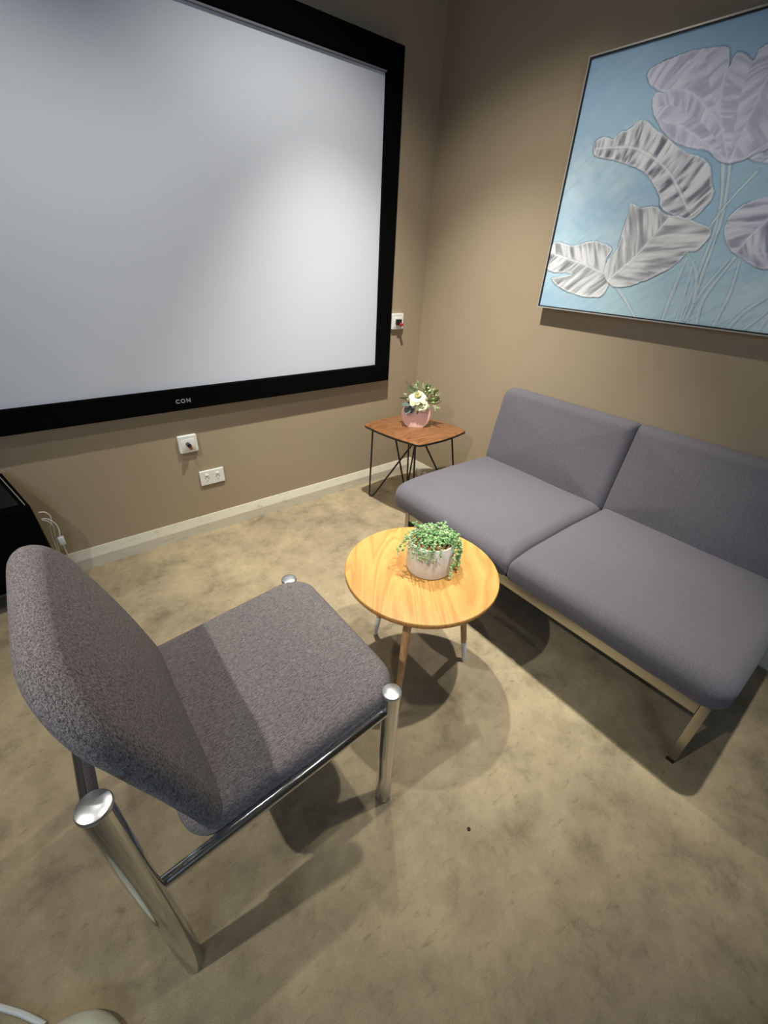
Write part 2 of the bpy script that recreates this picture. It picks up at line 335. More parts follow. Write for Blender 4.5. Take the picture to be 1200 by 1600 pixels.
def build_painting():
    t = thing('painting', 'large framed painting of pale lilac and grey leaves on light blue above the sofa', 'painting', (0,(y0+y1)/2,z0p))
    # canvas grid with the painted colours as a point attribute
    ny, nz = 520, 342
    ys = np.linspace(y0-.006, y1+.006, ny); zs = np.linspace(z0p+.006, z1p-.006, nz)
    Y, Z = np.meshgrid(ys, zs); P = np.stack([Y.ravel(), Z.ravel()], 1)
    rng = np.random.RandomState(3)
    def vn(A, B, seed):
        g = np.random.RandomState(seed).rand(160,160); a = A+4000; b = B+4000
        a0 = np.floor(a).astype(int); b0 = np.floor(b).astype(int); fa = a-a0; fb = b-b0
        fa = fa*fa*(3-2*fa); fb = fb*fb*(3-2*fb); g_ = lambda i,j: g[i%160, j%160]
        return (g_(a0,b0)*(1-fa)+g_(a0+1,b0)*fa)*(1-fb) + (g_(a0,b0+1)*(1-fa)+g_(a0+1,b0+1)*fa)*fb
    def vnoise(sy, sz, seed, ang=0):
        c, s = math.cos(ang), math.sin(ang)
        return vn((P[:,0]*c + P[:,1]*s)*sy, (-P[:,0]*s + P[:,1]*c)*sz, seed)
    def segd(pl, closed, want=False):
        d = np.full(len(P), 9.); sp = np.zeros(len(P)); sd = np.zeros(len(P)); pts = pl + pl[:1] if closed else pl; acc = 0
        for (ax,ay),(bx,by) in zip(pts, pts[1:]):
            vx, vy = bx-ax, by-ay; ln = math.hypot(vx,vy)+1e-9; tt = np.clip(((P[:,0]-ax)*vx+(P[:,1]-ay)*vy)/ln**2,0,1)
            q = np.hypot(P[:,0]-ax-tt*vx, P[:,1]-ay-tt*vy)
            if want:
                n_ = q < d; along = ((P[:,0]-ax)*vx+(P[:,1]-ay)*vy)/ln
                sp = np.where(n_, acc+along, sp); sd = np.where(n_, np.sign((P[:,0]-ax)*vy-(P[:,1]-ay)*vx), sd)
            d = np.minimum(d, q); acc += ln
        return (d, sp, sd) if want else d
    def spl(pts, closed, m=5, jit=0, seed=0):
        rr = random.Random(seed); n = len(pts); out = []
        for i in range(n if closed else n-1):
            g = (lambda k: pts[k % n]) if closed else (lambda k: pts[min(max(k,0),n-1)])
            a_,b_,c_,d_ = g(i-1),g(i),g(i+1),g(i+2)
            for k in range(m):
                q = k/m; out.append(tuple(.5*((2*b_[x])+(c_[x]-a_[x])*q+(2*a_[x]-5*b_[x]+4*c_[x]-d_[x])*q*q+(3*b_[x]-a_[x]-3*c_[x]+d_[x])*q**3)+rr.uniform(-jit,jit) for x in (0,1)))
        if not closed: out.append(pts[-1])
        return out
    def inside(pl):
        c = np.zeros(len(P), bool)
        for (ax,ay),(bx,by) in zip(pl, pl[1:]+pl[:1]):
            c ^= ((ay > P[:,1]) != (by > P[:,1])) & (P[:,0] < (bx-ax)*(P[:,1]-ay)/(by-ay+1e-12)+ax)
        return c
    lin = lambda *c: np.array(srgb(*c)[:3])
    def over(col, c, k): k = np.clip(k,0,1)[:,None]; return col*(1-k)+c*k
    v = (P[:,1]-z0p)/(z1p-z0p)
    n1 = .5*vnoise(5,5,1)+.3*vnoise(13,13,2)+.2*vnoise(34,60,4,.5)
    col = lin(158,190,214)[None]*(v[:,None]) + lin(188,216,222)[None]*(1-v[:,None])
    col = over(col, lin(212,230,234), (n1-.5)*3*.7)
    col = over(col, lin(146,178,206), (vnoise(4,7,9)-.58)*3*.6)
    col = over(col, lin(170,196,214), (vnoise(110,16,19,.9)-.6)*1.6)
    relief = .0005*vnoise(60,60,21) + .0004*vnoise(110,16,19,.9)
    wob = vnoise(30,30,30)-.5
    for q, st in enumerate(STEMS):
        d, sp_, sd_ = segd(spl(st,False,6), False, True); d = d + .003*wob; w_ = .0035+.0025*vn(sp_*9,sp_*0,60+q)
        col = over(col, lin(204,218,220), (w_-d)/.002*.75)
        col = over(col, lin(112,132,146), np.clip(1-np.abs(d-w_-.0012)/.0016,0,1)*(.15+1.1*vn(sp_*22,sd_*3,70+q))*.8)
        col = over(col, lin(232,238,236), np.clip(1-np.abs(d-w_*.3)/.0014,0,1)*(vn(sp_*30,sd_*2,75+q)-.35)*1.4)
        relief += .0008*np.clip((w_-d)/.003,0,1)
    spec = {'leaf1':(202,200,214, 226,222,232, 172,164,190),'leaf6':(190,192,206,220,220,230, 160,160,178),
            'leaf2':(196,194,200, 232,230,230, 112,108,118),'leaf3':(206,207,207, 238,237,232, 140,140,142),
            'leaf4':(206,207,208, 240,238,235, 128,128,132),'leaf5':(198,198,208, 230,228,234, 140,138,154)}
    contrast = {'leaf1':.35,'leaf6':.35,'leaf2':.85,'leaf3':.55,'leaf4':.65,'leaf5':.6}
    for nm in ('leaf6','leaf1','leaf2','leaf4','leaf3','leaf5'):
        pl = spl(LEAVES[nm], True, 4, .0012, 5); s = spec[nm]; cn = contrast[nm]
        ed = segd(pl, True) + .003*(vnoise(70,70,41)-.5); ins = inside(pl)
        col = over(col, lin(96,114,136), (1-np.abs(ed-.0018)/.0028)*(~ins)*(.15+1.2*vnoise(17,17,43)))
        vd = np.full(len(P),9.); sp = np.zeros(len(P)); sd = np.zeros(len(P))
        for q, vl in enumerate(VEINS[nm]):
            dv, s1, s2 = segd(spl(vl,False,5), False, True); near = dv < vd; vd = np.where(near,dv,vd); sp = np.where(near, s1+q*3.3, sp); sd = np.where(near, s2+q*5, sd)
        lean = 0.0 if nm == 'leaf2' else .75
        if nm == 'leaf2': A = sp*62 + 9*vd; Bc = vd*16
        else: A = (sp + lean*vd)*52; Bc = vd*14 + sd*7
        s1 = vn(A, Bc+sd*2, 51); s2 = vn(A*2.3, Bc*1.6, 53); s3 = vn(A*5, Bc*3, 55); blot = vnoise(20,20,57)
        base = lin(*s[:3]); hi = lin(*s[3:6]); dk = lin(*s[6:9])
        c2 = np.repeat(base[None], len(P), 0)
        c2 = over(c2, hi, (.45*s1+.35*s2+.2*s3-.42)*4*.9)
        c2 = over(c2, dk, (.62-.55*s1-.45*s2-.25*(1-blot))*4.2*cn*np.clip(vd/.012,.15,1))
        c2 = over(c2, lin(112,110,118) if nm!='leaf1' else lin(140,134,160), (.2-.6*s2*s1-.12*blot)*7*cn*.55*np.clip(vd/.014,.0,1))
        c2 = over(c2, hi, (1-vd/.0042)*.85)
        c2 = over(c2, dk, (1-np.abs(vd-.0052)/.0018)*(vn(sp*30,sd,59))*.7*cn)
        c2 = over(c2, hi, (1-ed/.008)*.7)
        col = np.where(ins[:,None], c2, col)
        relief += np.where(ins, .0010*s1 + .0008*s2 + .001*np.clip(1-ed/.006,0,1), 0)
    pc = ((P[:,0]-(y0+y1)/2), P[:,1]-z0p)
    verts = np.stack([-.0385-relief, pc[0], pc[1]], 1)
    idx = np.arange(ny*nz).reshape(nz, ny)
    f = np.stack([idx[:-1,:-1].ravel(), idx[1:,:-1].ravel(), idx[1:,1:].ravel(), idx[:-1,1:].ravel()], 1)
    me = bpy.data.meshes.new('canvas'); me.vertices.add(len(verts)); me.vertices.foreach_set('co', verts.ravel())
    me.loops.add(f.size); me.loops.foreach_set('vertex_index', f.ravel()); me.polygons.add(len(f))
    me.polygons.foreach_set('loop_start', np.arange(0,f.size,4)); me.polygons.foreach_set('loop_total', np.full(len(f),4))
    me.update(calc_edges=True); me.validate()
    at = me.color_attributes.new('paint','FLOAT_COLOR','POINT')
    at.data.foreach_set('color', np.concatenate([col, np.ones((len(col),1))],1).astype(np.float32).ravel())
    me.polygons.foreach_set('use_smooth', np.ones(len(f),bool))
    m = mat('painted_canvas', G(.5), .55); tt = NT(m); tt.color(tt.n('ShaderNodeVertexColor', layer_name='paint').outputs['Color'])
    me.materials.append(m); o = bpy.data.objects.new('canvas', me); COL.objects.link(o); o.parent = t
    bm = bmesh.new(); add_box(bm, (-.037,y1-y0+.002 and -(y0-y1)/2+.004,.004), (-.012,(y0-y1)/2-.004,z1p-z0p-.004)); obj('backing', bm, 'black_metal', t, smooth=False)
    W, H = (y0-y1)/2, z1p-z0p
    def bars(nm, m, q0, q1, xa, xb, lab):
        Oc = [(-W+q0,q0),(W-q0,q0),(W-q0,H-q0),(-W+q0,H-q0)]; Ic = [(-W+q1,q1),(W-q1,q1),(W-q1,H-q1),(-W+q1,H-q1)]
        for k in range(4):
            bm = bmesh.new(); rings = []
            for o_, i_ in ((Oc[k],Ic[k]),(Oc[(k+1)%4],Ic[(k+1)%4])):
                rings.append([(xa,*o_),(xb,*o_),(xb,*i_),(xa,*i_)])
            ring_loft(bm, rings); p = obj(nm, bm, m, t, smooth=False); p['label'] = lab
    bars('frame_bar', 'silver', 0, .0045, -.002, -.046, 'thin silver outer frame bar')
    bars('frame_lip', 'black_metal', .0045, .0085, -.012, -.0435, 'thin black inner frame lip')
    return t
MAT['silver'] = mat('silver_frame', srgb(205,203,196), .35, .6)
build_painting()

# ---------------------------------------------------------------- sofa
def build_sofa():
    t = thing('sofa', 'purple grey two seat sofa without arms against the right wall under the painting', 'sofa', (-.45,-1.375,0))
    T = lambda bm: L(t, bm)
    for k,(ya,yb) in enumerate(((-.738,-1.3745),(-1.3755,-2.040))):
        yc = (ya+yb)/2; wy = abs(yb-ya)
        # seat: local x -> world -x side front
        bm = pillow(.648, wy, [.03,(.02,.055)[k==0],(.055,.02)[k==0],.03] if 0 else [.02, .055 if k==0 else .016, .016 if k==0 else .05, .02], .100, .028, .012, 0, None, .006, 8, k+1, .042)
        for v in bm.verts:   # waterfall front (local -x), gentle drop at the back
            x = v.co.x
            if x < -.18: v.co.z -= .020*((-.18-x)/.15)**2
            v.co.z -= .012*max(0,(x-.05)/.28)
        bm.transform(Matrix.Translation((-.4635,yc,.334))); obj('seat_cushion', T(bm), 'sofa_fabric', t)
        a = R(11); ux = Vector((math.sin(a),0,math.cos(a)))      # up along the back
        nx = Vector((-math.cos(a),0,math.sin(a)))               # out of the back, towards the seat
        bm = pillow(wy, .385, [.05,.018,.02,.045] if k else [.018,.05,.045,.02], .105, .03, .014, 0, None, .006, 8, k+5, .042)
        # pillow XY -> world (-y, up), Z -> out
        bm.transform(basis(Vector((-.118,yc,.38))+ux*.1825+Vector((.035,0,0)), (0,-1,0), ux, nx)); obj('back_cushion', T(bm), 'sofa_fabric', t)
    bm = bmesh.new(); add_box(bm, (-.640,-1.985,.262), (-.16,-.775,.336), .004); obj('seat_base', T(bm), 'black_cloth', t)
    bm = bmesh.new(); add_box(bm, (-.075,-1.97,.30), (-.055,-.78,.66), .004)
    obj('back_panel', T(bm), 'black_cloth', t)
    F = (-.697,-.664)
    for xa,xb in (F,(-.16,-.132)):
        bm = bmesh.new(); add_box(bm, (xa,-1.991,.216), (xb,-.775,.262), .002); obj('rail', T(bm), 'steel', t)
    for yy in (-2.003,-.763):
        bm = bmesh.new(); add_box(bm, (-.655,yy-.011,.222), (-.17,yy+.011,.262), .002); obj('rail', T(bm), 'steel', t)
    for xa,xb in ((-.699,-.655),(-.17,-.13)):
        for ya in (-2.016,-.774):
            bm = bmesh.new(); add_box(bm, (xa,ya,.016), (xb,ya+.024,.264), .002); lg = obj('leg', T(bm), 'steel', t)
            bm = bmesh.new(); add_box(bm, (xa+.001,ya+.001,0), (xb-.001,ya+.023,.017), .001); obj('foot', T(bm), 'black_plastic', lg)
    bm = bmesh.new(); add_box(bm, (-.13,-1.975,.10), (-.10,-1.935,.60), .003); obj('back_bracket', T(bm), 'steel', t)
    bm = bmesh.new(); add_box(bm, (-.13,-.815,.10), (-.10,-.775,.60), .003); obj('back_bracket', T(bm), 'steel', t)
build_sofa()

# ---------------------------------------------------------------- chair
def build_chair():
    t = thing('lounge_chair', 'purple grey fabric chair with round chrome legs in the left foreground', 'chair', (-1.70,-1.31,0))
    T = lambda bm: L(t, bm)
    yn, yf = -1.558, -1.068
    tilt = R(6.0); ax = Vector((math.cos(tilt),0,math.sin(tilt))); az = Vector((-math.sin(tilt),0,math.cos(tilt)))
    bm = pillow(.492, .478, [.075,.06,.06,.075], .074, .024, .008, 0, None, .002, 7, 2, .028)
    bm.transform(basis(Vector((-1.647,-1.309,.349)), ax, (0,1,0), az)); obj('seat', T(bm), 'chair_fabric', t)
    # backrest
    a = R(17.5); uz = Vector((-math.sin(a),0,math.cos(a))); nx = Vector((math.cos(a),0,math.sin(a)))
    bm = pillow(.485, .515, [.125,.125,.07,.07], .056, .028, .016, .003, None, .003, 9, 4, .031)
    for v in bm.verts:
        u = v.co.y/.2575; v.co.z -= .010*u*u; v.co.z += .004*(v.co.x/.246)**2
        v.co.z = v.co.z*(1 - .12*max(0,-u))
    bm.transform(basis(Vector((-1.927,-1.307,.560)), (0,1,0), uz, nx)); obj('backrest', T(bm), 'back_fabric', t)
    def leg(x, y, h, lean=0, r=.0205):
        bm = bmesh.new(); add_tube(bm, [(x,y,.0),(x,y,.006),(x+lean*.5,y,h*.5),(x+lean,y,h-.004)], [r*.9,r,r,r], 32); lg = obj('leg', T(bm), 'chrome', t)
        bm = bmesh.new(); add_lathe(bm, [(r*.98,-.005),(r*1.07,-.003),(r*1.09,.001),(r*1.02,.0042),(r*.8,.0062),(r*.45,.0074),(.001,.0078)], (x+lean,y,h), 32)
        obj('cap', T(bm), 'chrome_cap', lg)
    leg(-1.452,yn,.442); leg(-1.452,yf-.004,.430)
    leg(-1.957,yn-.016,.650,-.013); leg(-1.957,yf+.008,.650,-.013)
    for y in (yn,yf):
        bm = bmesh.new(); add_tube(bm, [(-1.955,y,.337),(-1.944,y,.338),(-1.70,y,.362),(-1.474,y,.388),(-1.455,y,.390)], .0115, 16); obj('side_rail', T(bm), 'chrome', t)
    for x,z in ((-1.50,.343),(-1.84,.306)):
        bm = bmesh.new(); add_tube(bm, [(x,yn+.004,z+.035),(x,yn+.03,z),(x,yf-.03,z),(x,yf-.004,z+.035)], .008, 12); obj('under_seat_bar', T(bm), 'black_metal', t)
    bm = bmesh.new(); add_tube(bm, [(-1.978,yn-.012,.615),(-1.978,yf,.615)], .012, 16); obj('back_rail', T(bm), 'chrome', t)
build_chair()

# ---------------------------------------------------------------- coffee table
def build_coffee():
    C = Vector((-1.105,-1.277,0)); Rr = .237; H = .45
    t = thing('coffee_table', 'small round light oak coffee table between the chair and the sofa', 'table', C)
    bm = bmesh.new(); add_lathe(bm, [(Rr-.012,H-.020),(Rr-.003,H-.0175),(Rr,H-.013),(Rr,H-.0035)], n=96, cap1=False, mi=1)
    add_lathe(bm, [(Rr,H-.0035),(Rr-.0015,H-.0008),(Rr-.004,H),(Rr*.6,H),(.02,H)], n=96, cap0=False)
    bmesh.ops.remove_doubles(bm, verts=bm.verts, dist=1e-5)
    tp = obj('tabletop', bm, ['oak','oak_edge'], t); tp.rotation_euler.z = R(-40)
    # mounting block under the top
    for ang, rf in ((-29,.205),(93,.197),(215,.208)):
        a = R(ang); u = Vector((math.cos(a),math.sin(a),0)); top = u*.135 + Vector((0,0,H-.018)); ft = u*rf
        P = lambda s: top + (ft-top)*s
        bm = bmesh.new(); add_tube(bm, [P(0),P(.3),P(.76)], [.0135,.0125,.0098], 24); lg = obj('leg', bm, 'beech', t)
        bm = bmesh.new(); add_tube(bm, [P(.755),P(.78),P(.97),P(1.0)], [.0106,.0104,.0085,.0065], 24)
        s = obj('foot_sleeve', bm, 'foot', lg); s['label'] = 'white foot sleeve'
        bm = bmesh.new(); add_box(bm, (-.028,-.028,-.005), (.028,.028,.0), .001); bm.transform(Matrix.Translation(top) @ Matrix.Rotation(a,4,'Z')); obj('leg_bracket', bm, 'black_metal', t, smooth=False)
build_coffee()

# ---------------------------------------------------------------- trailing plant in pot
def build_plant():
    c = Vector((-1.079,-1.281,.4505)); r = .071; h = .106
    t = thing('potted_plant', 'trailing green string succulent in a white concrete pot on the coffee table', 'plant', c)
    bm = bmesh.new(); add_lathe(bm, [(r*.93,0),(r*.985,.003),(r,.010),(r,h-.002),(r-.0015,h),(r-.0045,h),(r-.006,h-.002),(r-.006,h-.020),(r*.5,h-.021),(.002,h-.021)], n=64); obj('pot', bm, 'concrete', t)
    bm = bmesh.new(); rnd = random.Random(5)
    add_lathe(bm, [(r-.007,h-.020),(r-.0075,h-.014),(r*.6,h-.011),(.002,h-.010)], n=40)
    for _ in range(170):
        a = rnd.uniform(0,6.28); q = math.sqrt(rnd.random())*(r-.011)
        s = rnd.uniform(.0022,.0045)
        m4 = Matrix.Translation((q*math.cos(a),q*math.sin(a),h-.0105+rnd.uniform(0,.003))) @ Matrix.Rotation(rnd.uniform(0,6),4,(rnd.random(),rnd.random(),1)) @ Matrix.Diagonal((s*1.5,s,s*.6,1))
        bmesh.ops.create_icosphere(bm, subdivisions=1, radius=1, matrix=m4)
    so = obj('bark_chips', bm, 'soil', t); so['kind'] = 'stuff'
    def strand(a, reach, drop, start, wig, seed):
        rn = random.Random(seed); z0 = h-.008
        u = Vector((math.cos(a),math.sin(a),0)); s = Vector((-u.y,u.x,0)); pts = []
        # from soil, hump over the rim, then hang
        p0 = u*start + s*rn.uniform(-.015,.015)
        pts.append(p0+Vector((0,0,z0))); hump = h+rn.uniform(.008,.028)
        pts.append(u*(start*.4+r*.45)+s*rn.uniform(-.012,.012)+Vector((0,0,hump)))
        pts.append(u*(r*.97)+s*rn.uniform(-.008,.008)+Vector((0,0,h+rn.uniform(.004,.014))))
        off = r+rn.uniform(.005,.010)+reach
        n = max(1,int(drop/.018)); side = rn.uniform(-.006,.006)
        for k in range(1,n+1):
            z = h-drop*k/n
            pts.append(u*(off+reach*.3*k/n)+s*(side*k+wig*math.sin(k*1.3+seed))+Vector((0,0,max(z,.005))))
        return pts
    def smooth(pts, m=6):
        out = []
        for i in range(len(pts)-1):
            a_,b_,c_,d_ = pts[max(i-1,0)], pts[i], pts[i+1], pts[min(i+2,len(pts)-1)]
            for k in range(m):
                q = k/m; out.append(.5*((2*b_)+(c_-a_)*q+(2*a_-5*b_+4*c_-d_)*q*q+(3*b_-a_-3*c_+d_)*q**3))
        out.append(pts[-1]); return out
    def make(pts, seed, dens=.0062, bs=.0034):
        rn = random.Random(seed); sp = smooth(pts); bm = bmesh.new(); add_tube(bm, sp, .0009, 5)
        acc = 0
        for p,q in zip(sp, sp[1:]):
            acc += (q-p).length
            while acc > dens:
                acc -= dens
                off = Vector((rn.uniform(-1,1),rn.uniform(-1,1),rn.uniform(-1,.6))).normalized()*.0042
                s_ = bs*rn.uniform(.7,1.2); pp = p+off
                dd = math.hypot(pp.x,pp.y)
                if r-.008 < dd < r+.004 and pp.z < h+.002: pp = Vector((pp.x/dd*(r+.005), pp.y/dd*(r+.005), pp.z)) if dd > r-.002 else pp
                bmesh.ops.create_icosphere(bm, subdivisions=1, radius=1, matrix=Matrix.Translation(pp) @ Matrix.Rotation(rn.uniform(0,3),4,(1,rn.random(),0)) @ Matrix.Diagonal((s_,s_,s_*1.35,1)))
        for v in bm.verts: v.co.z = max(v.co.z, .0015)
        obj('strand', bm, 'bead', t)
    # camera side is about 223 degrees; image-right is -38 degrees
    k = 0
    for a,reach,drop in ((-52,.004,.10),(-45,.006,.098),(-38,.008,.095),(-60,.003,.088),(-68,.002,.10),(-30,.010,.075),(-75,.004,.06),(-48,.010,.07),(-56,.008,.055),
                         (232,.001,.035),(222,.002,.040),(212,.002,.030),(205,.003,.036),(240,.002,.022),(196,.004,.02),
                         (165,.016,.030),(155,.02,.045),(145,.010,.02),(175,.006,.018),(120,.006,.015),(90,.004,.02),(60,.006,.03),(20,.006,.03),(0,.008,.045),(-15,.008,.05),(186,.008,.028)):
        k += 1; make(strand(R(a), reach, drop, random.Random(k).uniform(.0,.03), .003, k), k)
    for j in range(24):   # short shoots curling on top
        rn = random.Random(100+j); a = rn.uniform(0,6.28)
        if 3.5 < a < 4.1: a += 1.4
        p = Vector((math.cos(a)*rn.uniform(.01,.05), math.sin(a)*rn.uniform(.01,.05), h-.008)); pts = [p]
        for q in range(3):
            p = p + Vector((rn.uniform(-.022,.022), rn.uniform(-.022,.022), rn.uniform(.006,.021) if q < 2 else rn.uniform(-.012,.006))); pts.append(p.copy())
        make(pts, 200+j)
build_plant()

# ---------------------------------------------------------------- side table
def build_side():
    H = .48
    t = thing('side_table', 'small square walnut side table on thin black wire legs in the corner', 'table', (-.31,-.375,0))
    T = lambda bm: L(t, bm)
    P4 = [(-.548,-.178),(-.486,-.580),(-.100,-.560),(-.180,-.172)]
    # rounded quad with softly bowed sides
    def outline(k=0, n=8, rad=.05):
        out = []; N = 4; c = Vector((-.318,-.373))
        pts = [Vector(p)+(c-Vector(p)).normalized()*k for p in P4]
        for i in range(N):
            p = pts[i]; a = pts[i-1]; b = pts[(i+1)%N]
            da = (a-p).normalized(); db = (b-p).normalized(); s = p+da*rad; e = p+db*rad
            for j in range(n+1):
                q = j/n; out.append((1-q)**2*s+2*q*(1-q)*p+q*q*e)
            nrm = Vector((db.y,-db.x)); mid = (p+b)/2
            if (mid-c).dot(nrm) < 0: nrm = -nrm
            l0 = e; l1 = b+(p-b).normalized()*rad
            for j in range(1,8):
                q = j/8; out.append(l0+(l1-l0)*q+nrm*.012*math.sin(math.pi*q))
        return out
    rings = []
    for k,z,m in ((.006,H-.016,1),(.0,H-.013,1),(.0,H-.003,1)): rings.append([(p.x,p.y,z) for p in outline(k)])
    bm = bmesh.new(); ring_loft(bm, rings, cap1=False, mi=1)
    rings = [[(p.x,p.y,z) for p in outline(k)] for k,z in ((0,H-.003),(.002,H-.0005),(.005,H))]
    ring_loft(bm, rings, cap0=False); bmesh.ops.remove_doubles(bm, verts=bm.verts, dist=1e-5)
    obj('tabletop', T(bm), ['walnut','black_metal'], t)
    zt_ = H-.016
    def wire(a, foot, b, spread):
        a = Vector((*a,zt_)); b = Vector((*b,zt_)); f = Vector((*foot,.006)); da = (a-f).normalized(); db = (b-f).normalized()
        s = ((b-a)*Vector((1,1,0)).x); h_ = Vector(((b-a).x,(b-a).y,0)).normalized()*spread
        pts = [a, f-h_+da*.05, f-h_+da*.012, f-h_*.45+Vector((0,0,.001)), f+h_*.45+Vector((0,0,.001)), f+h_+db*.012, f+h_+db*.05, b]
        bm = bmesh.new(); add_tube(bm, pts, .0050, 10); obj('leg', T(bm), 'black_metal', t)
        for p in (a,b):
            pass
    wire((-.512,-.235), (-.462,-.175), (-.385,-.46), .010)
    wire((-.470,-.535), (-.425,-.505), (-.470,-.375), .009)
    wire((-.215,-.545), (-.075,-.500), (-.385,-.500), .010)
    wire((-.235,-.225), (-.137,-.147), (-.280,-.345), .010)
build_side()

# ---------------------------------------------------------------- vase with flowers
def build_vase():
    c = Vector((-.312,-.355,.4805)); vx = Vector((.785,-.618,0)).normalized(); vy = Vector((.618,.785,0)).normalized()
    t = thing('flower_vase', 'round pink vase with a cream rose and green sprigs on the side table', 'vase', c)
    r = .078; th = .042; zc = .064
    # flat-bottomed, open-topped disc
    out = []; zb_ = 0; zt_ = .118
    a0 = math.asin((zb_-zc)/r); a1 = math.asin((zt_-zc)/r)
    for k in range(25): a = a0+(a1-a0)*k/24; out.append((r*math.cos(a), zc+r*math.sin(a)))
    loop = out + [(-x,z) for x,z in out[::-1]]
    def ring(k, d): return [c*0 + vx*(x*k) + vy*d + Vector((0,0,max(0,zc+(z-zc)*k) if z>0.001 else 0 if k==1 else .0)) for x,z in loop]
    rings = [ring(.3,-th/2),ring(.9,-th/2),ring(.96,-th/2+.002),ring(1,-th/2+.007),ring(1,th/2-.007),ring(.96,th/2-.002),ring(.9,th/2),ring(.3,th/2)]
    bm = bmesh.new(); ring_loft(bm, rings); obj('vase_body', bm, 'pink', t)
    rn = random.Random(4)
    fx = lambda x,z,d=0: vx*x + vy*d + Vector((0,0,z))
    # rose: cupped petals in spirals
    def bloom(cen, size, n, face):
        bm = bmesh.new(); face = face.normalized(); u,v = frame_of(face)
        for i in range(n):
            q = i/n; ang = i*2.4; tilt_ = .25+1.05*q; pr = size*(.35+.65*q)
            rad = u*math.cos(ang)+v*math.sin(ang); side = face.cross(rad)
            g = []
            for a_ in range(5):
                row = []
                for b_ in range(5):
                    s_ = a_/4; w_ = (b_/4-.5)*2
                    width = pr*.62*math.sin(math.pi*min(1,.25+.62*s_))
                    curl = tilt_*s_ + (.5*s_*s_ if q > .6 else -.35*s_*s_)
                    p = cen + rad*(pr*.12+pr*math.sin(curl)*s_) + face*(pr*math.cos(curl)*s_*.95 - .25*pr*abs(w_)**2*0) + side*width*w_ - rad*(.22*pr*w_*w_*(1-s_*.4))
                    row.append(bm.verts.new(p))
                g.append(row)
            for a_ in range(4):
                for b_ in range(4): bm.faces.new((g[a_][b_],g[a_][b_+1],g[a_+1][b_+1],g[a_+1][b_]))
        return bm
    towards = (Vector((-1.87,-2.0,1.27))-c).normalized()
    f = obj('flower', bloom(fx(-.002,.156,-.012), .056, 26, (towards*.6+Vector((0,0,.9)))), 'cream', t); f['label'] = 'cream rose bloom'
    f = obj('flower', bloom(fx(.022,.124,-.028), .040, 18, (towards+Vector((0,0,.1)))), 'cream', t); f['label'] = 'small cream rose at the rim'
    bm = bmesh.new()
    for x,z in ((.004,.14),(.02,.10)): add_tube(bm, [fx(x,z,-.02), fx(x*.5,.10,-.01)], .002, 6)
    for x in (.0,.004): add_tube(bm, [fx(x,.115,-.024), fx(x+.003,.075,-.0225)], .0016, 6)
    obj('stem', bm, 'sprig', t)
    # leaf mesh
    def leafmesh(name, ln, wd, m):
        bm = bmesh.new(); rows = []
        for i in range(7):
            s_ = i/6; w_ = wd*math.sin(math.pi*(.08+.9*s_))**.8
            rows.append([bm.verts.new((-w_,s_*ln,.12*wd+.15*ln*s_*s_)), bm.verts.new((0,s_*ln,.15*ln*s_*s_)), bm.verts.new((w_,s_*ln,.12*wd+.15*ln*s_*s_))])
        for a,b in zip(rows, rows[1:]):
            for j in range(2): bm.faces.new((a[j],a[j+1],b[j+1],b[j]))
        me = bpy.data.meshes.new(name); bm.to_mesh(me); bm.free(); me.materials.append(MAT[m])
        for p in me.polygons: p.use_smooth = True
        return me
    LM = {'blue': leafmesh('leaf',.042,.017,'blue_leaf'), 'pale': leafmesh('leaf',.036,.012,'pale_leaf'), 'slim': leafmesh('leaf',.034,.007,'cream'), 'tiny': leafmesh('leaf',.018,.004,'sprig')}
    def leaf(kind, p, d, tw=0, s=1, lab=None):
        o = bpy.data.objects.new('leaf', LM[kind]); COL.objects.link(o); o.parent = t
        d = d.normalized(); q = d.to_track_quat('Y','Z').to_matrix().to_4x4(); o.matrix_local = Matrix.Translation(p) @ q @ Matrix.Rotation(tw,4,'Y') @ Matrix.Diagonal((s,s,s,1))
        if lab: o['label'] = lab
    for x,z,dx,dz,k,s_ in ((-.035,.13,-.6,-.2,'blue',1.1),(-.04,.12,-.3,-.9,'blue',1.0),(-.045,.135,-.8,.1,'blue',1.0),(-.03,.14,-.6,.6,'blue',.9),(-.028,.118,-.1,-1,'blue',.8),(-.05,.12,-.2,-.7,'blue',.8),
                           (-.035,.16,-.9,.2,'pale',1.1),(-.03,.175,-.6,.7,'pale',1.1),(-.02,.19,-.7,.7,'pale',1),(-.015,.18,-.1,1,'pale',1.1),(-.035,.185,-.9,.4,'pale',.9),(-.01,.20,.2,1,'pale',1),(-.045,.15,-.9,-.1,'pale',1),(-.04,.21,-.8,.6,'blue',.8)):
        leaf(k, fx(x,z,rn.uniform(-.02,.012)), vx*dx+Vector((0,0,dz))+vy*rn.uniform(-.5,.1), rn.uniform(-.6,.6), s_*1.25)
    for x,z,dx,dz in ((.02,.225,.5,.8),(.032,.205,-.4,.9),(-.008,.215,-.8,.4),(.0,.205,-1,.2),(.078,.19,-.6,.7)): leaf('slim', fx(x,z,-.005), vx*dx+Vector((0,0,dz))-vy*.4, .4, 1, 'pale cream leaf')
    for i in range(64):
        a = rn.uniform(-.5,1.5); q = rn.uniform(.04,.10); leaf('tiny', fx(.03+q*math.cos(a)*.8,.145+q*math.sin(a)*.7,rn.uniform(-.02,.03)), vx*rn.uniform(-.4,1)+vy*rn.uniform(-1,.6)+Vector((0,0,rn.uniform(-.3,1))), rn.uniform(-1,1), rn.uniform(1.1,2.0))
